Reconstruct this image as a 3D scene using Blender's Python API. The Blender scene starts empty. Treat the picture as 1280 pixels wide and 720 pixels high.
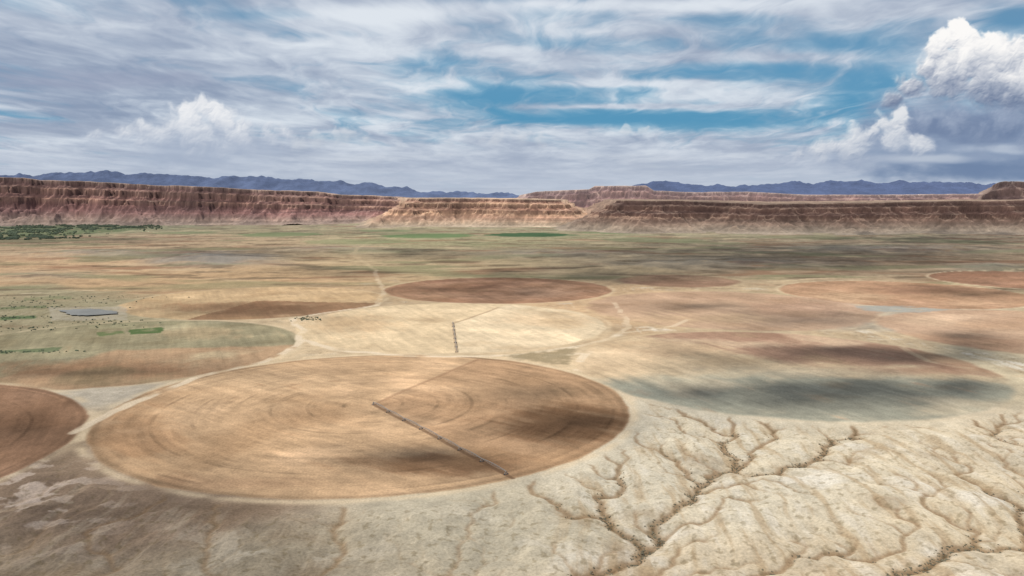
import bpy, math, heapq, random
import numpy as np
random.seed(3); rng=np.random.RandomState(7)
SC=bpy.context.scene
# ------------------------------------------------------------------ image pixels projected to and from the ground plane through the camera
F=1000.0; HC=320.0; PITCH=math.atan(114/1000.0); CP=math.cos(PITCH); SP=math.sin(PITCH)
def G(x,y):
    a=(y-360)/F
    Y=HC*(CP-a*SP)/(SP+a*CP); d=Y*CP+HC*SP
    return ((x-640)/F*d, Y)
def P(X,Y):
    Yc=np.maximum(Y,60.0)
    d=Yc*CP+HC*SP
    return 640+F*X/d, 360+F*(HC*CP-Yc*SP)/d
def elev(y):
    a=(360-y)/F
    return (a*CP-SP)/(CP+a*SP)
KEXP=(1.43,1.39,1.27)
def s2l(c):
    c=np.asarray(c,dtype=np.float32)/255.0
    return np.where(c<=0.04045,c/12.92,((c+0.055)/1.055)**2.4)
# ------------------------------------------------------------------ noise
_perm=rng.permutation(256).astype(np.int32); _perm=np.concatenate([_perm,_perm,_perm])
_ang=np.arange(256)/256*2*np.pi*7; _gx=np.cos(_ang).astype(np.float32); _gy=np.sin(_ang).astype(np.float32)
def pn(x,y,seed=0):
    x=x+seed*17.31; y=y+seed*9.77
    xi=np.floor(x); yi=np.floor(y)
    xf=(x-xi).astype(np.float32); yf=(y-yi).astype(np.float32)
    xi=xi.astype(np.int64)&255; yi=yi.astype(np.int64)&255
    u=xf*xf*xf*(xf*(xf*6-15)+10); v=yf*yf*yf*(yf*(yf*6-15)+10)
    def g(ix,iy,dx,dy):
        h=_perm[_perm[ix]+iy]
        return _gx[h]*dx+_gy[h]*dy
    a=g(xi,yi,xf,yf); b=g(xi+1,yi,xf-1,yf); c=g(xi,yi+1,xf,yf-1); d=g(xi+1,yi+1,xf-1,yf-1)
    return ((a+u*(b-a))+v*((c+u*(d-c))-(a+u*(b-a))))*1.45
def fbm(x,y,o=4,seed=0,g=0.5):
    s=0;a=1;t=0
    for i in range(o):
        s=s+a*pn(x*2**i,y*2**i,seed+i*3); t+=a; a*=g
    return s/t*1.3
def ridge(x,y,o=3,seed=0):
    s=0;a=1;t=0
    for i in range(o):
        s=s+a*(1-2*np.abs(pn(x*2**i,y*2**i,seed+i*5))); t+=a; a*=.5
    return s/t
def sm(a,b,x):
    t=np.clip((x-a)/(b-a),0,1); return t*t*(3-2*t)
def mixc(c,k,m):
    return c+(np.asarray(k,dtype=np.float32)-c)*m[...,None]
# ------------------------------------------------------------------ mesh helper
def grid_mesh(name,X,Y,Z,col=None,attrs=None,mat=None,smooth=True,linear=False):
    nr,nc=X.shape
    me=bpy.data.meshes.new(name)
    co=np.stack([X,Y,Z],-1).reshape(-1,3).astype(np.float32)
    idx=np.arange(nr*nc,dtype=np.int32).reshape(nr,nc)
    q=np.stack([idx[:-1,:-1],idx[:-1,1:],idx[1:,1:],idx[1:,:-1]],-1).reshape(-1,4)
    me.vertices.add(len(co)); me.vertices.foreach_set("co",co.ravel())
    me.loops.add(q.size); me.loops.foreach_set("vertex_index",q.ravel())
    me.polygons.add(len(q)); me.polygons.foreach_set("loop_start",np.arange(0,q.size,4,dtype=np.int32))
    me.polygons.foreach_set("loop_total",np.full(len(q),4,dtype=np.int32))
    me.polygons.foreach_set("use_smooth",np.full(len(q),smooth,dtype=bool))
    me.update(calc_edges=True)
    if col is not None:
        a=me.color_attributes.new("Col",'FLOAT_COLOR','POINT')
        c=np.ones((len(co),4),dtype=np.float32); c[:,:3]=(s2l(np.clip(col,0,255))).reshape(-1,3)
        a.data.foreach_set("color",c.ravel())
    for k,v in (attrs or {}).items():
        a=me.attributes.new(k,'FLOAT','POINT'); a.data.foreach_set("value",v.astype(np.float32).ravel())
    ob=bpy.data.objects.new(name,me); SC.collection.objects.link(ob)
    if mat: me.materials.append(mat)
    return ob
def newmat(name):
    m=bpy.data.materials.new(name); m.use_nodes=True; m.node_tree.nodes.clear(); return m,m.node_tree
def terrain_mat(name,scales,amt,bump=0.0,bscale=0.1,k=KEXP):
    m,t=newmat(name); N=t.nodes; L=t.links
    out=N.new('ShaderNodeOutputMaterial'); bs=N.new('ShaderNodeBsdfDiffuse'); bs.inputs['Roughness'].default_value=1
    at=N.new('ShaderNodeAttribute'); at.attribute_name='Col'
    tc=N.new('ShaderNodeTexCoord'); cur=at.outputs['Color']
    for sc,a in zip(scales,amt):
        n=N.new('ShaderNodeTexNoise'); n.inputs['Scale'].default_value=sc; n.inputs['Detail'].default_value=5; n.inputs['Roughness'].default_value=.65
        L.new(tc.outputs['Object'],n.inputs['Vector'])
        mr=N.new('ShaderNodeMapRange'); mr.inputs['From Min'].default_value=.3; mr.inputs['From Max'].default_value=.7
        mr.inputs['To Min'].default_value=(1-a)/1.0; mr.inputs['To Max'].default_value=1+a
        L.new(n.outputs['Fac'],mr.inputs['Value'])
        v=N.new('ShaderNodeVectorMath'); v.operation='SCALE'; L.new(cur,v.inputs[0]); L.new(mr.outputs[0],v.inputs['Scale']); cur=v.outputs[0]
    v=N.new('ShaderNodeVectorMath'); v.operation='MULTIPLY'; L.new(cur,v.inputs[0]); v.inputs[1].default_value=tuple(1/c for c in k)
    L.new(v.outputs[0],bs.inputs['Color'])
    if bump>0:
        b=N.new('ShaderNodeBump'); b.inputs['Strength'].default_value=.6; b.inputs['Distance'].default_value=bump
        n=N.new('ShaderNodeTexNoise'); n.inputs['Scale'].default_value=bscale; n.inputs['Detail'].default_value=6
        L.new(tc.outputs['Object'],n.inputs['Vector']); L.new(n.outputs['Fac'],b.inputs['Height']); L.new(b.outputs[0],bs.inputs['Normal'])
    L.new(bs.outputs[0],out.inputs[0]); return m
def flat_mat(name,col,rough=.8,metal=0,var=.15,scale=2.0):
    m,t=newmat(name); N=t.nodes; L=t.links
    out=N.new('ShaderNodeOutputMaterial'); bs=N.new('ShaderNodeBsdfPrincipled')
    bs.inputs['Roughness'].default_value=rough; bs.inputs['Metallic'].default_value=metal
    n=N.new('ShaderNodeTexNoise'); n.inputs['Scale'].default_value=scale; tc=N.new('ShaderNodeTexCoord'); L.new(tc.outputs['Object'],n.inputs['Vector'])
    r=N.new('ShaderNodeValToRGB'); r.color_ramp.elements[0].position=.3; r.color_ramp.elements[1].position=.7
    r.color_ramp.elements[0].color=tuple(c*(1-var) for c in col)+(1,); r.color_ramp.elements[1].color=tuple(min(1,c*(1+var)) for c in col)+(1,)
    L.new(n.outputs['Fac'],r.inputs[0]); L.new(r.outputs[0],bs.inputs['Base Color']); L.new(bs.outputs[0],out.inputs[0]); return m
# ------------------------------------------------------------------ fields (world metres)
FIELDS=dict(
 A=(-215,1212,394), B=(-845,1675,385), C=(-965,965,388), D=(-150,2008,390), E=(-48,2780,395),
 F=(-788,2455,388), G=(628,2300,410), H=(1306,2660,392), I=(2041,3070,385), J=(1283,1895,375),
 K=(505,1500,386), L=(640,3060,235))
# ------------------------------------------------------------------ gully drainage raster
gx0,gx1,gy0,gy1,cs=-620,960,520,1340,2.0
nx=int((gx1-gx0)/cs); ny=int((gy1-gy0)/cs)
RX,RY=np.meshgrid(gx0+cs*np.arange(nx),gy0+cs*np.arange(ny))
sw1=RX+18*fbm(RX/60,RY/60,3,14)
hh=0.070*RY+7*fbm(RX/130,RY/210,3,11)+4.4*fbm(sw1/42,RY/80,3,12)+1.6*fbm(RX/15,RY/20,3,13)+0.25*rng.rand(ny,nx)
CH=[([(925,522),(905,545),(912,572),(886,600),(892,622),(850,650),(856,685),(830,725)],8),
    ([(1085,530),(1040,552),(1020,570),(965,585),(935,606),(900,614),(870,640)],7),
    ([(768,560),(780,590),(756,625),(772,660),(762,690),(745,725)],8),
    ([(1132,600),(1146,630),(1140,650),(1166,680),(1160,700),(1175,725)],6),
    ([(1235,600),(1258,625),(1290,650)],5),([(1210,640),(1228,670),(1218,700),(1240,725)],5),
    ([(1090,686),(1040,694),(1000,682),(940,704),(890,708),(850,722)],6),([(830,550),(850,580),(880,605)],4),([(985,532),(950,560),(905,590)],4),
    ([(640,640),(608,680),(590,725)],2),([(420,640),(436,680),(400,725)],2),([(540,650),(520,690),(530,725)],2)]
def segdist(X,Y,pts):
    d=np.full(X.shape,1e9,dtype=np.float32)
    for (ax,ay),(bx,by) in zip(pts[:-1],pts[1:]):
        vx,vy=bx-ax,by-ay; l2=vx*vx+vy*vy+1e-6
        t=np.clip(((X-ax)*vx+(Y-ay)*vy)/l2,0,1)
        d=np.minimum(d,np.hypot(X-ax-t*vx,Y-ay-t*vy))
    return d
wX=RX+28*fbm(RX/70,RY/70,4,21); wY=RY+28*fbm(RX/70,RY/70,4,22)
for pts,dep in CH:
    d=segdist(wX,wY,[G(*p) for p in pts]); hh=hh-dep*1.0*np.exp(-(d/9)**2)-dep*1.3*np.exp(-(d/60)**2)
cost=(.003+.12*np.clip(.5+.9*fbm(RX/18,RY/18,4,25),0,1)**2+.02*rng.rand(ny,nx)).ravel().tolist()
hl=hh.ravel().tolist(); done=bytearray(nx*ny); rec=[-1]*(nx*ny); order=[]
hp=[]
for i in range(nx): heapq.heappush(hp,(hl[i],i)); done[i]=1
nb=[(-nx-1,1.41),(-nx,1),(-nx+1,1.41),(-1,1),(1,1),(nx-1,1.41),(nx,1),(nx+1,1.41)]
while hp:
    h,i=heapq.heappop(hp); order.append(i); c=i%nx
    for o,ln in nb:
        j=i+o
        if j<0 or j>=nx*ny or done[j]: continue
        if abs((j%nx)-c)>1: continue
        done[j]=1; rec[j]=i; hj=hl[j]; hf=h+cost[j]*ln; heapq.heappush(hp,(hj if hj>hf else hf,j))
acc=[1.0]*(nx*ny)
for i in reversed(order):
    r=rec[i]
    if r>=0: acc[r]+=acc[i]
A_=np.array(acc).reshape(ny,nx)
def blur(a,r):
    k=np.exp(-.5*(np.arange(-3*r,3*r+1)/r)**2); k/=k.sum()
    a=np.apply_along_axis(lambda m:np.convolve(m,k,'same'),0,a); return np.apply_along_axis(lambda m:np.convolve(m,k,'same'),1,a)
g0=blur(np.clip((A_-12)/50,0,1),1); g1=blur(np.clip((A_-80)/350,0,1),1); g2=blur(np.clip((A_-700)/3000,0,1),2); g3=blur(np.clip((A_-6000)/12000,0,1),4)
gb=blur(np.clip((A_-250)/2600,0,1)+.3*np.clip((A_-60)/200,0,1),8); gs0=blur(np.clip((A_-20)/120,0,1),3)
west=(.5+.5*sm(-60,120,RX))
GD=(1.2*g0+3.0*g1+5.0*g2+9.0*g3+58*gb+9*gs0)*west
GM=np.clip(.32*g0+.85*g1+1.35*g2+1.9*g3,0,1.3)*west
GB=np.clip(gb*4+.6*gs0,0,1)*west
efade=sm(0,40,RX-gx0)*sm(0,40,gx1-RX)*sm(0,60,gy1-RY)
GD*=efade; GM*=efade
def rsample(R,X,Y):
    fx=np.clip((X-gx0)/cs,0,nx-1.001); fy=np.clip((Y-gy0)/cs,0,ny-1.001)
    ix=fx.astype(int); iy=fy.astype(int); fx-=ix; fy-=iy
    v=R[iy,ix]*(1-fx)*(1-fy)+R[iy,ix+1]*fx*(1-fy)+R[iy+1,ix]*(1-fx)*fy+R[iy+1,ix+1]*fx*fy
    return v*((X>gx0)&(X<gx1)&(Y>gy0-200)&(Y<gy1))
# ------------------------------------------------------------------ ground sheet
tt=np.arctan(np.linspace(-.74,.74,1420))
th=np.concatenate([np.linspace(-math.pi,tt[0],56)[:-1],tt,np.linspace(tt[-1],math.pi,56)[1:]])
w=np.arange(590,34,-0.72)
rr=np.concatenate([np.linspace(2,540,24),HC*F/w,np.geomspace(9500,105000,44)])
TH,RR=np.meshgrid(th,rr); X=RR*np.sin(TH); Y=RR*np.cos(TH)
Xp,Yp=P(X,Y)
dmin=np.full(X.shape,-1e9,dtype=np.float32)
for k,(cx,cy,R) in FIELDS.items(): dmin=np.maximum(dmin,R-np.hypot(X-cx,Y-cy))
out=sm(5,70,-dmin)
Z=out*(1.6*fbm(X/110,Y/110,4,31)+5*sm(1800,5000,RR)*fbm(X/700,Y/500,3,32))
Z+=(1-out)*2.2*fbm(X/260,Y/260,2,33)*sm(10,120,dmin)
gd=rsample(GD,X,Y)*sm(4,60,-dmin); gm=rsample(GM,X,Y)*sm(4,30,-dmin)
Z-=gd
nearm=sm(1400,1100,RR)
def nearrelief(x,y): return 4.2*ridge(x/55,y/80,5,35)+8.0*fbm(x/130,y/210,3,11)
Z+=out*nearm*nearrelief(X,Y)
bad=np.zeros_like(Z)
for (hx,hy,sx,sy,a) in [(265,326,70,7,34),(130,318,90,5,26),(900,330,160,7,22),(1100,312,150,5,26),(420,312,80,4,18),(700,318,120,5,20),(1240,335,60,5,22),(60,345,70,6,14)]:
    e=np.exp(-((Xp-hx)/sx)**2-((Yp-hy)/sy)**2); bad=np.maximum(bad,e*(a/30)); 
    Z+=out*e*a*(.35+.65*np.clip(ridge(X/260,Y/260,4,40),0,1))
far=sm(11000,30000,RR); Z*=(1-far)
# ---- colour
W1=fbm(X/260,Y/260,4,51); W2=fbm(X/260+40,Y/260,4,52)
hx_=Xp+W1*45*1; hy_=Yp+W2*9*np.clip((Yp-246)/80,.3,3)
HINT=[(100,650,200,45,(142,120,98)),(20,700,120,30,(150,134,110)),(350,700,150,30,(164,150,124)),(600,670,150,50,(190,178,150)),(250,640,90,18,(150,126,100)),
(900,600,150,60,(208,196,168)),(1150,620,180,80,(208,192,160)),(1000,700,200,30,(200,182,150)),(1250,560,60,30,(204,188,158)),(60,500,100,14,(200,186,160)),
(400,440,60,25,(212,186,146)),(60,385,100,15,(164,152,118)),(300,345,200,13,(198,164,122)),(100,335,150,12,(202,168,128)),
(265,326,60,7,(158,148,130)),(550,335,150,14,(182,160,122)),(600,300,160,9,(160,152,112)),(900,310,250,13,(154,138,110)),(1150,325,150,12,(166,142,112)),
(900,292,280,7,(160,148,114)),(200,302,200,9,(188,160,124)),(100,287,110,5,(154,154,112)),(1260,480,40,30,(196,180,146)),(700,455,60,14,(210,184,144)),
(1120,395,80,10,(172,158,134)),(760,385,60,16,(198,166,126)),(400,288,150,5,(176,160,120)),(1200,300,200,8,(168,146,116))]
num=np.zeros(X.shape+(3,),dtype=np.float32); den=np.full(X.shape,.02,dtype=np.float32)
num+=np.array((186,162,126),dtype=np.float32)*.02
for hx,hy,sx,sy,c in HINT:
    e=np.exp(-((hx_-hx)/sx)**2-((hy_-hy)/sy)**2).astype(np.float32); num+=e[...,None]*np.array(c,dtype=np.float32); den+=e
C=num/den[...,None]
n2=fbm(X/75,Y/75,5,61); n3=fbm(X/22,Y/22,4,62); n5=fbm(X/600,Y/280,4,63)
C*=(1+.10*n2+.09*n3)[...,None]
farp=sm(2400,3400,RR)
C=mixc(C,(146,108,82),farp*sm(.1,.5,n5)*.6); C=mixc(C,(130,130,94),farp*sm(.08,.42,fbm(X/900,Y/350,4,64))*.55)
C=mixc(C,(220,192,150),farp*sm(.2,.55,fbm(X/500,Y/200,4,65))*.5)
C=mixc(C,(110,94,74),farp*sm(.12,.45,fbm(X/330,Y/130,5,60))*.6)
nr_=1-farp
C=mixc(C,(228,218,196),nr_*sm(.18,.46,fbm(X/120,Y/90,5,66))*.6*out*sm(500,720,Xp+200*(Yp<500)))
C=mixc(C,(134,112,86),nr_*sm(.2,.6,fbm(X/140,Y/110,5,67))*.4*out)
stk=fbm(X/14+1.2*W1,Y/120,5,73)
C=mixc(C,(168,142,106),nr_*out*sm(.05,.45,stk)*.5*sm(640,760,Xp)); C=mixc(C,(230,220,198),nr_*out*sm(.1,.5,-stk)*.35*sm(640,760,Xp))
C=mixc(C,(206,190,160),nr_*out*sm(.1,.5,-stk)*.3*sm(700,500,Xp))
lowleft=np.exp(-((Xp-40)/110)**2-((Yp-620)/60)**2)
C=mixc(C,(216,196,174),lowleft*sm(.08,.2,fbm(X/60,Y/45,5,68)+.25*n3)*.75)
lowmid=np.exp(-((Xp-330)/170)**2-((Yp-690)/35)**2)
C=mixc(C,(202,190,166),lowmid*sm(.1,.3,fbm(X/70,Y/60,5,69))*.5)
C=mixc(C,(166,160,148),np.clip(bad,0,1)*sm(-.1,.4,ridge(X/200,Y/120,3,70))*.5)
gbm=rsample(GB,X,Y)*out
C=mixc(C,(164,138,100),gbm*.55*sm(-.3,.3,n3+n2))
C=mixc(C,(144,116,84),sm(.08,.55,gm)*.66); C=mixc(C,(82,66,44),sm(.5,1.0,gm)*sm(-.3,.2,fbm(X/12,Y/12,3,71))*.78)
C=mixc(C,(118,102,72),nr_*out*sm(.22,.5,fbm(X/9,Y/9,3,72))*.34)
def road(pts,wd,c,a):
    global C
    pts=[G(*p) for p in pts]; x0=min(p[0] for p in pts)-60; x1=max(p[0] for p in pts)+60; y0=min(p[1] for p in pts)-60; y1=max(p[1] for p in pts)+60
    m=(X>x0)&(X<x1)&(Y>y0)&(Y<y1)
    xs=X[m];ys=Y[m]; j=8*fbm(xs/90,ys/90,2,77)
    d=segdist(xs+j,ys+j,pts); k=(1-sm(wd*.6,wd*1.3,d))*a*sm(-.6,.1,fbm(xs/70,ys/70,3,78))
    C[m]=mixc(C[m],c,k)
sand=(232,210,174)
road([(790,500),(768,482),(745,470),(722,462)],8,sand,.8)
road([(0,640),(60,632),(110,610),(160,612)],7,(190,165,135),.5)
road([(130,362),(60,366),(0,368)],10,sand,.6); road([(0,352),(240,340),(470,338),(640,334)],12,(214,188,146),.45)
road([(470,338),(440,318),(460,303),(520,292)],12,(214,188,146),.35)
road([(960,352),(1060,346),(1160,344),(1280,338)],14,(220,196,154),.5)
road([(700,300),(860,312),(1100,318),(1280,322)],22,(206,182,142),.4); road([(0,312),(200,306),(420,300)],20,(206,184,142),.4)
# ---- field painting
hsh=lambda k: (ord(k)*37)%101
def field(key,base,amp=.06,rings=.05,sectors=(),rowang=.4,rim=(226,202,162),rimw=8,rimA=.7,alpha=1.0,soft=5,wsoft=3):
    global C
    cx,cy,R=FIELDS[key]; D=np.hypot(X-cx,Y-cy); m=D<R+60
    x=X[m];y=Y[m];d=D[m]; ang=np.arctan2(y-cy,x-cx)
    c=np.empty((len(x),3),dtype=np.float32); c[:]=base
    wob=fbm(x/80,y/80,4,hsh(key)%97); big=fbm(x/190,y/190,5,hsh(key)%89+3)
    p1=x*math.cos(rowang)+y*math.sin(rowang); p2=-x*math.sin(rowang)+y*math.cos(rowang)
    row=fbm(p1/7,p2/220,3,83); row2=fbm(p1/20,p2/160,4,85)
    for s in sectors:
        kind=s[0]
        if kind=='w':
            _,p0,p1_,colr,a=s
            q0=G(*p0); q1=G(*p1_); a0=math.atan2(q0[1]-cy,q0[0]-cx); a1=math.atan2(q1[1]-cy,q1[0]-cx)
            rel=(ang-a0)%(2*math.pi); span=(a1-a0)%(2*math.pi)
            e=np.minimum(rel,span-rel)*d+(wsoft-3)*1.2*wob
            k=sm(-wsoft,wsoft,e)*(rel<span)*a if wsoft<5 else sm(0,wsoft*2,e)*(rel<span)*a
            c=mixc(c,colr,k)
        elif kind=='b':
            _,(bx,by),(sx,sy),colr,a=s
            px,py=P(x,y); k=np.exp(-((px-bx)/sx)**2-((py-by)/sy)**2)
            k=sm(.15,.85,k+.35*wob+.35*row2)*a; c=mixc(c,colr,k)
        elif kind=='r':
            _,r0,r1,colr,a=s
            k=sm(r0-4,r0+4,d)*(1-sm(r1-4,r1+4,d))*a; c=mixc(c,colr,k)
    rn=fbm(d/34+7*hsh(key)%13,ang*1.0,4,81); rn2=fbm(d/11+3,ang*2.0,3,82); fine=np.cos(d*2*np.pi/54+1.0)
    track=sm(.92,.99,fine)
    c=mixc(c,np.minimum(255,np.array(base)*1.10+12),sm(.1,.6,big)*.5)
    c=mixc(c,np.array(base)*np.array((.85,.82,.79)),sm(.1,.6,-big)*.5)
    c*=(1+amp*1.5*fbm(x/110,y/110,5,84)+rings*.9*rn*sm(-.5,.4,big)+rings*.55*rn2*sm(-.4,.3,wob)-rings*.55*track*sm(-.3,.3,wob)+.045*row+.08*row2+.06*fbm(x/16,y/16,4,86))[:,None]
    inside=sm(-soft*.4,soft,R-d+(1.2+soft*.8)*wob)*alpha
    Cm=C[m]; ringk=np.exp(-((d-R-rimw*.6+(2+soft*.5)*wob)/rimw)**2)*rimA*sm(-.7,.2,fbm(x/60,y/60,3,88))
    Cm=mixc(Cm,rim,ringk); Cm=Cm+(c-Cm)*inside[:,None]
    edge=np.exp(-((R-d-7)/5)**2)*inside*.12*(soft<8)
    Cm*= (1-edge)[:,None]
    C[m]=Cm
field('I',(158,118,92),.10,.08,alpha=.85,soft=9)
field('H',(174,136,104),.10,.06,[('b',(1060,372),(60,8),(200,168,130),.6),('b',(1150,362),(70,6),(148,110,86),.7),('b',(1220,378),(50,6),(192,156,120),.6)],alpha=.86,soft=12,rimA=.5)
field('L',(144,110,88),.12,.05,[('w',(925,352),(800,352),(174,140,110),.7)],soft=26,alpha=.75,rimA=.2)
field('E',(160,122,94),.12,.09,[('w',(700,349),(520,352),(140,104,82),.6),('r',200,300,(180,142,112),.5),('w',(500,360),(540,375),(180,142,108),.5),('b',(680,365),(60,7),(182,146,116),.7),('b',(560,362),(60,5),(138,102,78),.5)],rimA=.5,soft=11,alpha=.92)
field('F',(204,172,128),.08,.04,[('w',(250,395),(430,378),(142,106,78),.8),('b',(300,384),(110,7),(140,102,74),.6),('b',(330,366),(100,6),(212,180,136),.6)],soft=10,alpha=.88,rimA=.45)
field('G',(184,152,122),.09,.03,[('b',(1000,385),(70,14),(166,130,104),.7),('b',(800,400),(60,10),(208,176,138),.6),('b',(900,372),(80,6),(172,138,110),.6),('b',(880,398),(90,7),(198,168,130),.6)],rimA=.25,soft=26,alpha=.8)
field('J',(190,156,124),.08,.05,[('b',(1220,430),(80,14),(166,128,100),.7),('b',(1180,400),(60,8),(208,176,140),.7),('b',(1250,405),(60,8),(180,144,112),.6)],soft=20,alpha=.84,rimA=.35)
field('B',(162,150,116),.08,.05,[('w',(0,470),(375,430),(184,150,114),.9),('b',(120,462),(160,12),(168,130,96),.7),('b',(150,405),(90,6),(156,150,114),.6),('b',(250,415),(60,10),(190,162,122),.5)],soft=8,wsoft=16,rimA=.6)
field('D',(220,194,152),.06,.05,[('w',(572,441),(622,385),(226,204,166),.6),('b',(440,405),(60,12),(206,174,132),.7),('b',(690,400),(70,10),(208,178,138),.6)],soft=8,rimA=.5)
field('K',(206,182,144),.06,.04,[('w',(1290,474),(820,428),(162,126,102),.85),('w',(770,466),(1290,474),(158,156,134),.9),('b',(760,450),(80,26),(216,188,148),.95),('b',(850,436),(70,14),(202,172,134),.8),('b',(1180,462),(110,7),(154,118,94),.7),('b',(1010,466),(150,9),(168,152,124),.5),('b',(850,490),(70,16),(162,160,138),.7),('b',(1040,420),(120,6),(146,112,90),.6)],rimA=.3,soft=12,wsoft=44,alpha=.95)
field('C',(160,124,94),.10,.16,[('r',150,230,(146,108,80),.4)])
field('A',(202,167,126),.09,.17,[('w',(640,598),(597,449),(186,150,112),.95),('b',(160,545),(70,36),(174,136,98),.75),('b',(330,480),(120,16),(212,178,136),.6),('b',(560,480),(80,14),(198,162,122),.6),('b',(705,530),(95,28),(128,96,68),.88),('b',(545,580),(120,14),(138,104,74),.85),('b',(330,560),(80,16),(212,174,130),.6),('b',(640,490),(90,12),(174,142,106),.6),('b',(400,520),(60,12),(192,154,114),.5),('b',(280,605),(120,10),(182,146,110),.5)],rowang=.9)  # dark blotches at right and near side put cloud shadow into the colour
road([(95,540),(160,505),(250,470),(330,452),(372,432),(378,412),(366,398),(400,392),(470,382)],9,sand,.9)
road([(378,425),(420,438),(480,443),(560,446),(640,444),(718,434)],9,sand,.85)
road([(718,434),(760,424),(786,410),(780,395),(768,378)],8,sand,.5)
road([(690,446),(735,440),(722,452)],10,sand,.8); road([(470,382),(480,365),(470,345),(470,338)],9,sand,.4)
road([(780,416),(840,408),(860,400)],8,sand,.5); road([(1088,412),(1160,452),(1270,470),(1280,470)],8,(210,186,148),.6)
for (px,py,R,c,a) in [(664,293.4,380,(66,92,60),.95),(535,294.5,400,(104,126,80),.85),(352,293,380,(120,134,90),.75),(230,291,300,(134,142,98),.6),(60,300,420,(144,142,102),.5),(820,300,400,(122,124,90),.6),(1010,296,400,(132,128,94),.55),(760,291,300,(112,124,82),.6),(440,302,380,(142,146,102),.5),(1150,300,400,(130,126,94),.45),(480,288.5,300,(128,138,94),.6)]:
    cx,cy=G(px,py); D=np.hypot(X-cx,Y-cy); C=mixc(C,c,sm(0,60,R-D+90*fbm(X/200,Y/200,3,89))*a)
def poly(pts,c,a,soft=1.5):
    global C
    ps=[G(*p) for p in pts]; n=len(ps)
    x0=min(p[0] for p in ps)-50;x1=max(p[0] for p in ps)+50;y0=min(p[1] for p in ps)-50;y1=max(p[1] for p in ps)+50
    m=(X>x0)&(X<x1)&(Y>y0)&(Y<y1); x=X[m];y=Y[m]
    ins=np.zeros(len(x),bool)
    for i in range(n):
        (ax,ay),(bx,by)=ps[i],ps[(i+1)%n]
        ins^=((ay>y)!=(by>y))&(x<(bx-ax)*(y-ay)/(by-ay+1e-9)+ax)
    dd=segdist(x,y,ps+[ps[0]]); sd=np.where(ins,dd,-dd)+(4+soft)*fbm(x/18,y/18,3,91)
    C[m]=mixc(C[m],c,sm(-soft,soft*2,sd)*a*sm(-.8,0,fbm(x/40,y/40,3,92)))
poly([(160,411),(205,409),(203,416),(163,418)],(90,110,66),.9); poly([(118,415),(155,413),(157,417),(124,421)],(104,118,74),.75)
poly([(0,396),(45,394),(45,398),(0,400)],(92,112,74),.8); poly([(0,384),(58,382),(58,385),(0,387)],(108,118,82),.65)
poly([(0,438),(80,434),(70,440),(0,443)],(100,116,80),.65); poly([(30,372),(90,370),(90,374),(30,376)],(128,132,94),.5)
poly([(0,283),(120,281),(190,284),(150,290),(60,296),(0,299)],(100,114,74),.75,30)
poly([(60,384),(158,383),(160,400),(64,401)],(186,174,150),.6)
poly([(1065,382),(1130,382),(1190,387),(1150,391),(1080,389)],(158,158,146),.7,6)
poly([(625,445),(722,433),(712,457),(690,455)],(158,140,106),.85,6)
for (fk,end,wd,c) in [('A',(641,598),3.2,(112,86,64)),('D',(571,441),3.0,(166,138,106))]:
    cx,cy,R=FIELDS[fk]; e=G(*end); m=(np.hypot(X-cx,Y-cy)<R+20); d=segdist(X[m],Y[m],[(cx,cy),e]); C[m]=mixc(C[m],c,(1-sm(wd*.5,wd*1.3,d))*.6)
cx,cy,R=FIELDS['A']
m=(np.hypot(X-cx,Y-cy)<R); d=segdist(X[m],Y[m],[(cx,cy),G(597,449)]); C[m]=mixc(C[m],(150,116,86),(1-sm(2,6,d))*.4)
cx,cy,R=FIELDS['D']; m=(np.hypot(X-cx,Y-cy)<R); d=segdist(X[m],Y[m],[(cx,cy),G(622,385)]); C[m]=mixc(C[m],(166,140,108),(1-sm(2,7,d))*.6)
C=mixc(C,(188,182,176),sm(3500,12000,RR)*.24)  # distance haze painted into the far ground colour
gmat=terrain_mat('desert_soil',[.35,.045],[.22,.07],bump=1.0,bscale=.2)
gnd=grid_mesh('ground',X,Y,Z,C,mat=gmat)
gnd['kind']='structure'; gnd['label']='dry desert plain with round irrigated fields and branching gullies'
del num,den,C,n2,n3,n5,W1,W2
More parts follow.
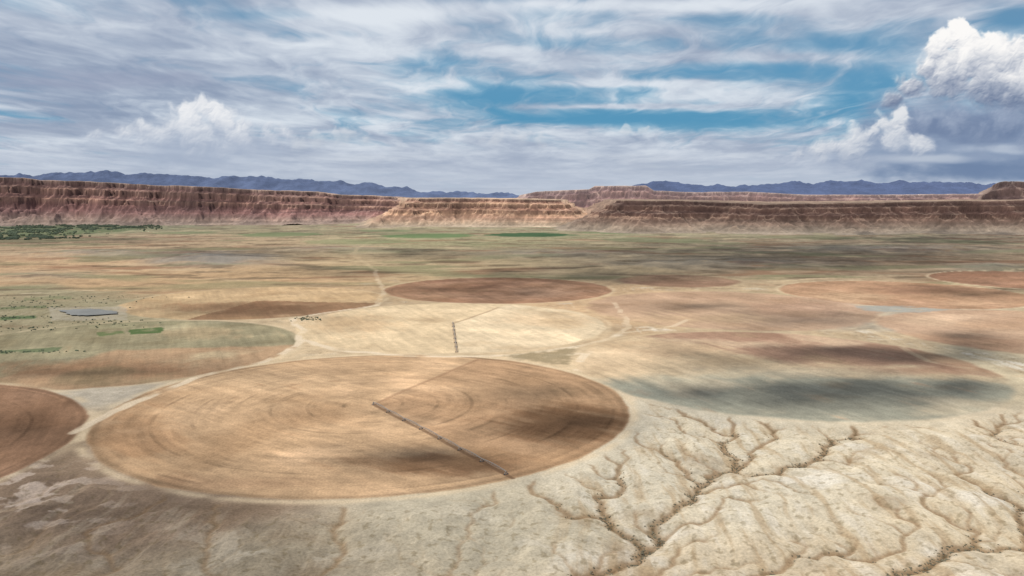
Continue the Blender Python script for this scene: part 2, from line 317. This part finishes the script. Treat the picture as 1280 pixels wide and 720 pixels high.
# ------------------------------------------------------------------ cliffs
rock=terrain_mat('layered_sandstone',[.03,.006],[.16,.12],bump=4,bscale=.03)
def mesa(name,label,foot,top,xl,xr,ncol,span,prof,pal,seed,haze,haze_tint=(162,164,180),rough=1.0,endL=None,endR=None,step=11,bright=1.0,capn=8):
    px=np.linspace(xl,xr,ncol); t=np.concatenate([np.arange(-350,span,step),np.geomspace(span,span*4,14)])
    PX,T=np.meshgrid(px,t)
    fy=np.interp(px,[p[0] for p in foot],[p[1] for p in foot]); ty=np.interp(px,[p[0] for p in top],[p[1] for p in top])
    Yf=fy[None,:]; Yy=Yf+T; u=(px-640)/(F*CP); Xx=u[None,:]*Yy
    fl=ridge(Xx/150,Yy/230,3,seed+6)
    s=T+rough*(380*fbm(Xx/1300,Yy/1500,2,seed)+200*ridge(Xx/480,Yy/700,2,seed+3)+80*fl+16*fbm(Xx/35,Yy/35,2,seed+9))
    if endL is not None:
        eX=(endL-640)/(F*CP)*Yy; s=np.minimum(s,(Xx-eX)*1.0+90*fbm(Xx/300,Yy/300,3,seed+12)+40*ridge(Xx/140,Yy/140,2,seed+6))
    if endR is not None:
        eX=(endR-640)/(F*CP)*Yy; s=np.minimum(s,(eX-Xx)*1.0+90*fbm(Xx/300,Yy/300,3,seed+13)+40*ridge(Xx/140,Yy/140,2,seed+6))
    zt=HC+(Yf+prof[0][-1])*elev(ty)[None,:]
    rel=np.interp(s,prof[0],prof[1])
    zz=zt*rel + capn*sm(.95,1,rel)*(fbm(Xx/260,Yy/260,4,seed+15)-.1) + 8*sm(.02,.2,rel)*(1-sm(.9,1,rel))*fbm(Xx/60,Yy/60,3,seed+16)+20*fl*sm(.05,.2,rel)*(1-sm(.42,.55,rel))-6
    zz=np.maximum(zz,-8)
    relz=zz/np.maximum(zt,1)
    dip=relz+.03*fbm(Xx/900,Yy/900,2,seed+20)
    K=[np.interp(dip,[p[0] for p in pal],[p[1][i] for p in pal]) for i in range(3)]
    Cc=np.stack(K,-1).astype(np.float32)
    st=pn(dip*zt/9,Xx/2500+3.3,seed+21)*.6+pn(dip*zt/22,Xx/2500+1.3,seed+22)*.8
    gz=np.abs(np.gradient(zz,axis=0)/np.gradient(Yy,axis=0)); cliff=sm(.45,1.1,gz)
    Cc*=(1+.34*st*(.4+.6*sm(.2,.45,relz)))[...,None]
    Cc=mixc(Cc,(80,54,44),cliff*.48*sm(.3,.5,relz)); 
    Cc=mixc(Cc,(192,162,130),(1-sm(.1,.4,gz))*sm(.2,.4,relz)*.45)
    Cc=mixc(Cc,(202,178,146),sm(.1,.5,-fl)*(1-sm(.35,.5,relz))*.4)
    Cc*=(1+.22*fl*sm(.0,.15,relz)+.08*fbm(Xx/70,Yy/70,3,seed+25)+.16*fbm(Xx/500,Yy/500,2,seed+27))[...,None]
    Cc*=bright
    Cc=mixc(Cc,haze_tint,np.full(Xx.shape,haze,dtype=np.float32))  # aerial haze baked into the rock colour
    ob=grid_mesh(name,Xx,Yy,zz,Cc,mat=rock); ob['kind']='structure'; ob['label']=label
    return ob
PR=([-250,-60,60,180,300,390,402,450,520,532,590,640,650,760],[0,.0,.06,.17,.33,.45,.57,.60,.68,.80,.84,.89,.985,1.0])
PALR=[(0,(192,162,132)),(.12,(178,146,120)),(.3,(156,110,94)),(.45,(142,96,80)),(.52,(194,146,110)),(.62,(138,94,78)),(.75,(186,140,106)),(.86,(130,92,78)),(.95,(180,146,116)),(1.05,(154,126,102))]
PALC=[(0,(198,174,140)),(.12,(190,162,128)),(.3,(178,138,108)),(.5,(204,162,120)),(.62,(150,108,84)),(.75,(208,168,124)),(.88,(138,100,80)),(1.0,(190,164,128))]
PALD=[(0,(174,154,126)),(.15,(160,138,112)),(.32,(126,100,80)),(.5,(140,108,84)),(.60,(90,66,54)),(.75,(140,108,84)),(.88,(86,64,54)),(1.0,(132,110,88))]  # browns darkened to paint in the cloud shadow on the right mesas
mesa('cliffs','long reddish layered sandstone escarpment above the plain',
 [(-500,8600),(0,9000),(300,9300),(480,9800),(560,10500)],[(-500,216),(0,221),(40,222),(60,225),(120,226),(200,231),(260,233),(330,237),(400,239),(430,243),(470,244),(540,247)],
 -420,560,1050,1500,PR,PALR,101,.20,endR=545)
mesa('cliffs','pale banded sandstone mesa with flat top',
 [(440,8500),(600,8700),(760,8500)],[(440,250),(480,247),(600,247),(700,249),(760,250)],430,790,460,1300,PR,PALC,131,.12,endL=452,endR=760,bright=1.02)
mesa('cliffs','brown layered mesa painted dark for cloud shadow, with gullied talus apron',
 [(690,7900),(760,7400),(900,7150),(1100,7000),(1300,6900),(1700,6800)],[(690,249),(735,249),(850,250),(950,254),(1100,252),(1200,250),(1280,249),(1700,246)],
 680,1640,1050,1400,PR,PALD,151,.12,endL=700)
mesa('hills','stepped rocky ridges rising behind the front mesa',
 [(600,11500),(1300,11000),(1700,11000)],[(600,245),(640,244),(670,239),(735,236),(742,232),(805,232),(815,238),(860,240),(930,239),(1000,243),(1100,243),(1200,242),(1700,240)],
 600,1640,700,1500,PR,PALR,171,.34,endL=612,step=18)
mesa('cliffs','tall mesa block painted as shaded, standing above the lower cliffs',
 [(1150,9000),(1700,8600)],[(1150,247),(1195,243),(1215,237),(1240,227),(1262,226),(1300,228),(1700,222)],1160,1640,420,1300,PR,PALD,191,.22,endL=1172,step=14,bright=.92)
def mount(label,top,xl,xr,Yd,col,seed,n=700):
    px=np.linspace(xl,xr,n); t=np.linspace(0,9000,60); PX,T=np.meshgrid(px,t)
    ty=np.interp(px,[p[0] for p in top],[p[1] for p in top]); u=(px-640)/(F*CP); Yy=Yd+T; Xx=u[None,:]*Yy
    zt=(HC+(Yd+4000)*elev(ty))[None,:]
    r=np.interp(T,[0,4000,9000],[0,1,.2])
    e=sm(0,40,PX-xl)*sm(0,40,xr-PX)
    zz=zt*r*e*(1+.10*ridge(Xx/2600,Yy/2600,4,seed)+.0)-40
    zz+=r*220*e*(ridge(Xx/1500,Yy/1500,3,seed+2)-.3)
    Cc=np.empty(Xx.shape+(3,),dtype=np.float32); Cc[:]=col; Cc*=(1+.10*fbm(Xx/900,zz/300,4,seed))[...,None]  # blue base colour stands in for distance haze
    ob=grid_mesh('mountain_range',Xx,Yy,zz,Cc,mat=rock); ob['kind']='structure'; ob['label']=label
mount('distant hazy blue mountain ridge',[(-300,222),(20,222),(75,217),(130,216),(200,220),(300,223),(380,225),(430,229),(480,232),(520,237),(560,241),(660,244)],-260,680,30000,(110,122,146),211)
mount('distant mountain range coloured dark haze blue, under cloud',[(740,242),(780,236),(815,227),(860,230),(890,234),(950,233),(1000,229),(1100,228),(1180,229),(1215,233),(1500,232)],730,1500,26000,(96,108,134),221)
# ------------------------------------------------------------------ sky band
pc=np.linspace(-150,1430,1560)
rq=np.concatenate([np.arange(268,-40,-.68),np.linspace(-41,-700,50)])
QX,QY=np.meshgrid(np.concatenate([np.linspace(-2300,-152,120),pc,np.linspace(1432,3600,120)]),rq)
thx=np.where(np.abs(QX-640)<800,np.arctan((QX-640)/F),np.sign(QX-640)*(math.atan(.8)+(np.abs(QX-640)-800)/2160*(math.pi-math.atan(.8))))
vv=elev(QY); Rd=118000.
tphi=vv*np.cos(np.clip(thx,-.72,.72))
SX=Rd*np.sin(thx);SY=Rd*np.cos(thx);SZ=HC+Rd*tphi
e=246-QY; q=np.maximum(e,-5)+70
U=(QX-640)/q*1.5; Wv=900/q
wu=fbm(U*.8,Wv*.8,4,301)*1.0; 
c1=fbm(U*1.0+wu,Wv*.9+wu*.8,8,305,.55); c2=fbm(U*.45+wu*.4,Wv*1.2,6,306,.52); c3=fbm(U*3.2+wu*1.8,Wv*2.6+wu*1.4,6,307,.6); c4=ridge(U*1.6+wu*1.4,Wv*2.2+wu,4,308)
def gs(l,fld):
    for (x,y,sx,sy,a) in l: fld=fld+a*np.exp(-((QX-x)/sx)**2-((QY-y)/sy)**2)
    return fld
cov=.82+.70*c1+.36*c2+.20*c3+.12*c4
cov=gs([(820,150,110,14,-1.0),(640,118,130,18,-.55),(575,78,80,13,-.5),(960,92,120,14,-.6),(1040,55,80,12,-.5),(350,18,80,9,-.6),(1255,18,50,16,-.9),(1070,130,50,26,-.5),(690,55,80,10,-.45),(960,150,60,12,-.4),(690,150,70,11,-.5),(900,25,90,8,-.35),
 (200,100,260,70,.45),(470,17,120,11,.6),(800,6,160,8,.7),(620,200,500,24,.55),(900,72,170,8,.45),(780,104,110,5,.6),(770,133,110,3.5,.7),(430,60,90,12,.4),(1080,8,120,10,.4),(130,225,200,15,.4)],cov)
al=sm(.08,1.12,cov)
br=.48+.46*fbm(U*.9+2,Wv*1.1,7,311,.55)+.24*c3+.2*c2+.13*c4
br=gs([(470,17,120,12,.5),(800,6,160,8,.4),(180,115,180,40,-.3),(60,60,120,25,-.15),(120,20,150,12,-.05),(900,75,150,12,.25),(780,104,110,6,.3),(430,62,90,12,.2),(620,185,260,14,.05),(1190,205,110,22,-.8),(1100,150,50,25,-.1),(870,212,60,5,-.6),(700,205,200,12,-.15),(300,195,200,10,-.05),(620,90,120,30,.15)],br)
blue=np.stack([np.interp(QY,[-300,0,80,150,200,246],v) for v in ([70,104,98,88,140,182],[110,146,152,150,174,198],[152,180,188,186,196,212])],-1).astype(np.float32)
cl=mixc(np.broadcast_to(np.array((144,156,180),dtype=np.float32),blue.shape),(231,235,241),sm(-.03,1.05,br))
S=blue+(cl-blue)*(al*.93)[...,None]
S=mixc(S,(184,194,210),sm(95,12,e)*.80)
S=mixc(S,(210,215,222),sm(.15,.6,fbm(QX/190,QY/15,5,320))*sm(80,30,e)*.3)
S=mixc(S,(160,171,191),sm(.15,.6,fbm(QX/230+5,QY/13,5,321))*sm(90,30,e)*.3)
def shaft(x,y,sx,sy,c,a):
    global S
    n=.45*fbm(QX/50,QY/20,5,331)
    k=np.exp(-((QX-x)/sx)**2-((QY-y)/sy)**2); S=mixc(S,c,sm(.1,.9,k+n*sm(0,.3,k))*a)
shaft(1200,175,160,52,(134,152,180),.85); shaft(1205,160,130,20,(110,128,160),.8); shaft(1250,214,150,14,(104,126,160),.75); shaft(1150,198,60,6,(196,204,216),.7); shaft(1255,186,70,6,(196,205,218),.65); shaft(255,186,90,36,(164,177,198),.7)
shaft(60,160,160,10,(150,162,184),.5); shaft(120,100,150,14,(152,160,184),.45)
def cumulus(blobs,base_y,soft,seed,white=(244,245,247),dark=(140,150,172),amp=.34,rimb=1.0,alpha=1.0,fade=30,lamp=1.0,sc0=1.0):
    global S
    x0=min(b[0]-b[2] for b in blobs)-30;x1=max(b[0]+b[2] for b in blobs)+30;y0=min(b[1]-b[2] for b in blobs)-30;y1=max(b[1]+b[2] for b in blobs)+30
    ci=np.where((QX[0]>x0)&(QX[0]<x1))[0]; ri=np.where((QY[:,0]>y0)&(QY[:,0]<y1))[0]
    sl=(slice(ri[0],ri[-1]+1),slice(ci[0],ci[-1]+1)); x=QX[sl]; y=QY[sl]
    wxx=x+7*fbm(x/22,y/22,4,seed+40); wyy=y+6*fbm(x/22,y/22,4,seed+41)
    d=np.full(x.shape,-9.,dtype=np.float32)
    for bx,by,r in blobs:
        k=1-np.hypot((wxx-bx)/1.15,wyy-by)/r; k=k*np.sqrt(r/22.)
        hh_=np.clip(.5+.5*(k-d)/.16,0,1); d=d*(1-hh_)+k*hh_+.16*hh_*(1-hh_)
    bil=0;a=1;t=0
    for i,sc in enumerate([34,17,8.5,4.5]):
        bil=bil+a*(3.2*np.abs(pn(wxx/sc/sc0,wyy/sc/sc0,seed+i*7))-.9); t+=a; a*=.5
    bil/=t
    dd=d+amp*bil-.02
    sft=.20*soft*(1+1.6*sm(y0+40,base_y,y))
    A=sm(0,1,dd/sft)*alpha
    A=A*(1-sm(base_y-fade*.3,base_y+fade,y+11*fbm(x/34,y/14,4,seed+3)))
    h=np.sqrt(np.clip(dd,0,2)+.09)
    gy=np.gradient(h,axis=0)/-.68; gx=np.gradient(h,axis=1)/1.01
    g_=np.clip(gy*.85+gx*.5,-.08,.10)
    lit=.62+3.2*lamp*g_+.12*bil
    hgt=(base_y-y)/(base_y-y0-20)+.12*fbm(x/26,y/20,3,seed+9)
    lit=lit+.62*(hgt-.40)*rimb
    cc=mixc(np.broadcast_to(np.array(dark,dtype=np.float32),x.shape+(3,)),white,sm(.0,1.0,lit))
    S[sl]=S[sl]+(cc-S[sl])*A[...,None]
cumulus([(264,134,18),(246,146,24),(282,150,24),(222,162,26),(308,160,20),(190,170,24),(340,166,20),(255,175,34),(300,178,30),(160,170,20),(365,172,18),(130,176,18)],180,1.9,401,white=(244,244,245),dark=(166,178,198),alpha=.9,fade=40,lamp=.8,rimb=1.05)
cumulus([(600,176,9),(620,178,12),(650,174,13),(675,180,11),(560,182,9),(700,184,9),(730,186,8),(430,172,18),(460,176,14),(400,176,16),(380,182,14),(500,182,12),(780,160,7),(800,162,8)],182,1.8,411,white=(222,225,230),dark=(182,191,204),alpha=.55,fade=16,lamp=.6)
cumulus([(1250,150,36),(1190,152,30),(1140,150,24),(1300,160,50),(1220,170,30),(1275,180,30)],176,2.4,451,white=(172,184,204),dark=(104,122,154),alpha=.8,fade=34,lamp=.7,rimb=.8)
cumulus([(1070,176,24),(1045,184,22),(1084,166,14),(1020,188,20),(1060,193,26),(1100,154,18),(1000,194,16),(1115,146,16),(1110,172,26),(1140,182,22)],204,1.9,421,white=(238,238,239),dark=(150,164,187),alpha=.88,fade=30,lamp=.9)
cumulus([(1180,48,24),(1160,66,22),(1150,84,22),(1205,70,36),(1248,78,36),(1285,90,44),(1128,108,24),(1172,98,40),(1225,104,42),(1340,104,60),(1265,112,44),(1108,124,18),(1300,60,22)],132,1.3,431,white=(252,250,248),dark=(108,124,154),amp=.30,rimb=1.35,fade=26,sc0=1.1)
sm_,st_=newmat('cloudy_sky'); N=st_.nodes
o=N.new('ShaderNodeOutputMaterial'); em=N.new('ShaderNodeEmission'); at=N.new('ShaderNodeAttribute'); at.attribute_name='Col'
st_.links.new(at.outputs['Color'],em.inputs['Color']); st_.links.new(em.outputs[0],o.inputs[0])
sm_.cycles.emission_sampling='NONE'
sky=grid_mesh('sky',SX,SY,SZ,S,mat=sm_); sky['kind']='structure'; sky['label']='broken grey and white clouds over blue sky'
# ------------------------------------------------------------------ high cloud sheet dappling the plain
SEL=math.radians(48); sdir=np.array([-.66,-.75]); sdir/=np.linalg.norm(sdir); ALT=3000.
off=sdir*ALT/math.tan(SEL)
cpx=np.linspace(-260,1560,560); cpy=np.concatenate([np.arange(820,330,-2.0),np.arange(330,272,-.7)])
CX,CY=np.meshgrid(cpx,cpy); a=(CY-360)/F; gY=HC*(CP-a*SP)/(SP+a*CP); gX=(CX-640)/F*(gY*CP+HC*SP)
wv1=fbm(gX/300,gY/300,5,501); wv2=fbm(gX/300+9,gY/300,5,502); wv3=fbm(gX/110,gY/110,4,503)
vx=CX+wv1*50; vy=CY+wv2*14*np.clip((CY-246)/150,.2,2)
dn=np.zeros_like(CX)
for (x,y,sx,sy,s_) in [(715,528,80,24,.76),(540,580,110,13,.64),(100,645,200,40,.34),(300,705,200,22,.25),(900,482,110,20,.72),(1040,494,200,26,.84),(1180,490,90,20,.74),(1110,442,190,15,.84),(900,446,80,12,.55),(1000,322,340,22,.82),(1180,300,200,12,.68),(760,345,190,13,.74),
   (620,363,130,9,.55),(280,388,120,9,.5),(1060,285,330,8,.5),(300,318,120,9,.55),(100,300,160,5,.5),(200,283,250,4.5,.3),(1000,400,90,8,.55),(140,462,170,10,.45),(150,545,60,30,.25),(1240,365,90,7,.55),(560,318,130,7,.5),(30,545,60,34,.4),(660,496,70,14,.4),(400,340,120,5,.45),(1200,425,90,10,.6),(440,290,200,4,.3),(880,385,70,7,.55)]:
    dn=np.maximum(dn,s_*np.exp(-((vx-x)/sx)**2-((vy-y)/sy)**2)*1.2)
dn=np.clip(dn*(1+.45*wv1+.4*wv3)+.14*sm(.1,.5,wv2),0,.9)
mm,mt=newmat('thin_cloud'); N=mt.nodes; L=mt.links
o=N.new('ShaderNodeOutputMaterial'); mx=N.new('ShaderNodeMixShader'); tr=N.new('ShaderNodeBsdfTransparent'); tl=N.new('ShaderNodeBsdfTranslucent'); tl.inputs[0].default_value=(.8,.8,.8,1)
at=N.new('ShaderNodeAttribute'); at.attribute_name='cover'; L.new(at.outputs['Fac'],mx.inputs[0]); L.new(tr.outputs[0],mx.inputs[1]); L.new(tl.outputs[0],mx.inputs[2]); L.new(mx.outputs[0],o.inputs[0])
cs_=grid_mesh('cloud_layer',gX+off[0],gY+off[1],np.full_like(gX,ALT)+60*wv1,None,{'cover':dn},mm)
cs_['kind']='structure'; cs_['label']='thin broken layer of high cloud shading the plain'
# ------------------------------------------------------------------ pond
def sheet(name,pts,z,mat,label):
    ps=[]
    for i in range(len(pts)):
        (ax,ay),(bx,by)=G(*pts[i]),G(*pts[(i+1)%len(pts)])
        for k in range(6):
            t=k/6; ps.append((ax+(bx-ax)*t+random.uniform(-5,5),ay+(by-ay)*t+random.uniform(-5,5),z))
    me=bpy.data.meshes.new(name); me.from_pydata(ps,[],[tuple(range(len(ps)))]); me.materials.append(mat)
    ob=bpy.data.objects.new(name,me); SC.collection.objects.link(ob); ob['kind']='structure'; ob['label']=label; return ob
wat=flat_mat('muddy_water',(.19,.19,.175),.8,0,.14,.01)
sheet('pond',[(74,389),(112,387),(144,390),(146,393),(106,396),(88,395)],3.2,wat,'grey shallow farm pond with straight banks')
# ------------------------------------------------------------------ sprinkler machines
import bmesh
steel=flat_mat('galvanised_steel',(.27,.25,.23),.6,.2); tyre_m=flat_mat('black_rubber',(.03,.03,.03),.9)
def beam(bm,a,b,r,n=6):
    a=np.array(a,float);b=np.array(b,float);d=b-a;l=np.linalg.norm(d);d/=l
    up=np.array([0,0,1.]) if abs(d[2])<.9 else np.array([1.,0,0]); s=np.cross(d,up); s/=np.linalg.norm(s); u=np.cross(s,d)
    v=[[bm.verts.new(tuple(c+r*(math.cos(2*math.pi*k/n)*s+math.sin(2*math.pi*k/n)*u))) for k in range(n)] for c in (a,b)]
    for k in range(n): bm.faces.new((v[0][k],v[0][(k+1)%n],v[1][(k+1)%n],v[1][k]))
    bm.faces.new(v[0][::-1]); bm.faces.new(v[1])
def fin(bm,name,mat):
    bmesh.ops.recalc_face_normals(bm,faces=bm.faces); me=bpy.data.meshes.new(name); bm.to_mesh(me); bm.free(); me.materials.append(mat); return me
SL=54.
bm=bmesh.new(); seg=9
for k in range(seg):
    x0=SL*k/seg;x1=SL*(k+1)/seg; z=lambda x:4.4+1.2*math.sin(math.pi*x/SL)
    beam(bm,(x0,0,z(x0)),(x1,0,z(x1)),.36)
    for s in (-1,1):
        zl=lambda x:z(x)-1.9*math.sin(math.pi*min(max(x,0),SL)/SL)-.05
        beam(bm,(x0,s*1.3*math.sin(math.pi*x0/SL),zl(x0)),(x1,s*1.3*math.sin(math.pi*x1/SL),zl(x1)),.14,4)
        if k>0: beam(bm,(x0,0,z(x0)),(x0,s*1.3*math.sin(math.pi*x0/SL),zl(x0)),.12,4)
    if k>0: beam(bm,(x0,0,z(x0)),(x0,0,1.8),.06,4)
span_me=fin(bm,'span',steel)
bm=bmesh.new()
for s in (-1,1):
    beam(bm,(0,s*2.4,.9),(0,s*.3,4.4),.28); beam(bm,(-.5,s*2.4,.9),(-.5,s*.3,4.4),.14)
beam(bm,(0,-2.5,.9),(0,2.5,.9),.3); beam(bm,(0,-1.2,2.6),(0,1.2,2.6),.15)
tower_me=fin(bm,'tower',steel)
bm=bmesh.new()
for k in range(18):
    a0=2*math.pi*k/18;a1=2*math.pi*(k+1)/18
    beam(bm,(.0,.65*math.cos(a0),.65*math.sin(a0)),(.0,.65*math.cos(a1),.65*math.sin(a1)),.28,6)
for k in range(5): beam(bm,(0,0,0),(0,.5*math.cos(k*1.257),.5*math.sin(k*1.257)),.08,4)
wheel_me=fin(bm,'wheel',tyre_m)
bm=bmesh.new()
for sx in(-1,1):
    for sy in(-1,1): beam(bm,(sx*1.8,sy*1.8,-1),(sx*.3,sy*.3,4.1),.22)
for z_,w_ in((.4,1.5),(1.8,1.05),(3.2,.55)):
    for qq in range(4):
        c=[(w_,w_),(-w_,w_),(-w_,-w_),(w_,-w_)]; beam(bm,(*c[qq],z_),(*c[(qq+1)%4],z_),.12,4)
beam(bm,(0,0,-1),(0,0,4.7),.4,8)
hub_me=fin(bm,'pivot_frame',steel)
def irrigator(fk,end,label):
    cx,cy,R=FIELDS[fk]; ex,ey=G(*end); ang=math.atan2(ey-cy,ex-cx)
    def gz(x,y):
        x=np.array([x]);y=np.array([y]); return float((2.2*fbm(x/260,y/260,2,33)*sm(10,120,R-np.hypot(x-cx,y-cy)))[0])
    root=bpy.data.objects.new('pivot_irrigator',None); SC.collection.objects.link(root); root.location=(cx,cy,gz(cx,cy)); root.rotation_euler=(0,0,ang)
    root['label']=label; root['category']='irrigation machine'; root['group']='field sprinkler machines'
    z0=gz(cx,cy); hz_=[gz(cx+k*SL*math.cos(ang),cy+k*SL*math.sin(ang))-z0 for k in range(8)]
    def part(n,me,loc,par):
        o=bpy.data.objects.new(n,me); SC.collection.objects.link(o); o.parent=par; o.location=loc; return o
    part('pivot_frame',hub_me,(0,0,0),root)
    for k in range(7):
        sp=part('span',span_me,(k*SL,0,hz_[k]),root); sp.rotation_euler=(0,-math.atan2(hz_[k+1]-hz_[k],SL),0)
        t=part('tower',tower_me,((k+1)*SL,0,hz_[k+1]),root)
        for s in(-1,1): part('wheel',wheel_me,(0,s*2.4,.9),t)
irrigator('A',(641,598),'long steel sprinkler arm on wheeled towers across brown field')
irrigator('D',(571,441),'long steel sprinkler arm on wheeled towers across pale field')
# ------------------------------------------------------------------ trees and scrub
leaf=flat_mat('dark_foliage',(.06,.08,.045),.9,0,.4,.08)
def blobs(name,label,items,mat):
    V=[];Fc=[]
    base=bmesh.new(); bmesh.ops.create_icosphere(base,subdivisions=1,radius=1); bv=np.array([v.co[:] for v in base.verts]); bf=[[v.index for v in f.verts] for f in base.faces]; base.free()
    for (x,y,z,r,h) in items:
        for k in range(4):
            ox,oy=random.gauss(0,.4)*r,random.gauss(0,.4)*r; rr_=r*random.uniform(.45,.8)
            v=bv*np.array([rr_,rr_,h*random.uniform(.3,.5)])*(1+rng.uniform(-.28,.28,(len(bv),1)))+np.array([x+ox,y+oy,z+h*random.uniform(.35,.6)])
            n=len(V); V.extend(v.tolist()); Fc.extend([[n+i for i in f] for f in bf])
    me=bpy.data.meshes.new(name); me.from_pydata(V,[],Fc); me.materials.append(mat)
    o=bpy.data.objects.new(name,me); SC.collection.objects.link(o); o['kind']='stuff'; o['label']=label
it=[]
for _ in range(6500):
    row=random.choice([(0,291,50,2.4),(20,297,30,1.0),(130,282,45,1.5),(50,286,60,1.8),(160,279.8,40,1.0),(5,298,30,.8),(110,284,50,1.2)])
    px_,py_=random.gauss(row[0],row[2]),random.gauss(row[1],row[3])
    if py_<277.6 or px_>205: continue
    nn=float(pn(np.array([px_/20.]),np.array([py_/2.0]),3)[0])
    if nn<-.04: continue
    x,y=G(px_,py_); it.append((x,y,-1,random.uniform(7,15),random.uniform(9,16)))
blobs('woodland','dark green cottonwood belt along a river below cliffs',it,leaf)
it=[]
for _ in range(300):
    row=random.choice([(30,384,30,1.0),(20,397,25,.8),(60,378,40,1.5),(140,404,30,3),(30,440,30,1.5),(385,399,8,1.2),(100,372,60,1.5),(20,408,40,4)])
    px_,py_=random.gauss(row[0],row[2]),random.gauss(row[1],row[3]); x,y=G(px_,py_); it.append((x,y,0,random.uniform(1.2,3.2),random.uniform(1.5,3.5)))
blobs('shrubbery','scattered dark shrubs around irrigated plots',it,leaf)
it=[]
cand=np.argwhere((GM>.7)); sel=cand[rng.choice(len(cand),min(2400,len(cand)),replace=False)]
sxy=[]
for iy,ix in sel:
    x=gx0+ix*cs+random.uniform(-6,6);y=gy0+iy*cs+random.uniform(-6,6)
    if any(math.hypot(x-f[0],y-f[1])<f[2]+60 for f in FIELDS.values()): continue
    sxy.append((x,y))
sx_=np.array([p[0] for p in sxy]);sy_=np.array([p[1] for p in sxy])
zg=1.6*fbm(sx_/110,sy_/110,4,31)-rsample(GD,sx_,sy_)+sm(1400,1100,np.hypot(sx_,sy_))*nearrelief(sx_,sy_)
for x,y,z in zip(sx_,sy_,zg): it.append((x,y,z-.4,random.uniform(.5,1.3),random.uniform(.9,1.8)))
scr=flat_mat('sage_scrub',(.13,.115,.075),.95,0,.4,.1)
blobs('scrub','low grey-brown brush growing along dry gullies',it,scr)
# ------------------------------------------------------------------ light, world, camera
wd=bpy.data.worlds.new("World"); SC.world=wd; wd.use_nodes=True; nt=wd.node_tree
bg=nt.nodes['Background']; s=nt.nodes.new('ShaderNodeTexSky'); s.sky_type='NISHITA'; s.sun_disc=False
s.sun_elevation=SEL; s.sun_rotation=math.atan2(sdir[0],sdir[1]); nt.links.new(s.outputs[0],bg.inputs[0]); bg.inputs[1].default_value=.07
sl=bpy.data.lights.new('sun','SUN'); sl.energy=4.3; sl.angle=math.radians(.5); sl.color=(1,.965,.91)
so=bpy.data.objects.new('sun',sl); SC.collection.objects.link(so)
from mathutils import Vector
so.rotation_euler=Vector((sdir[0]*math.cos(SEL),sdir[1]*math.cos(SEL),math.sin(SEL))).to_track_quat('Z','Y').to_euler()
cam=bpy.data.cameras.new('camera'); cam.sensor_width=36; cam.lens=F/1280*36; cam.clip_start=1; cam.clip_end=400000
co=bpy.data.objects.new('camera',cam); SC.collection.objects.link(co); co.location=(0,0,HC); co.rotation_euler=(math.pi/2-PITCH,0,0); SC.camera=co
SC.view_settings.view_transform='Standard'; SC.view_settings.look='None'; SC.view_settings.exposure=0
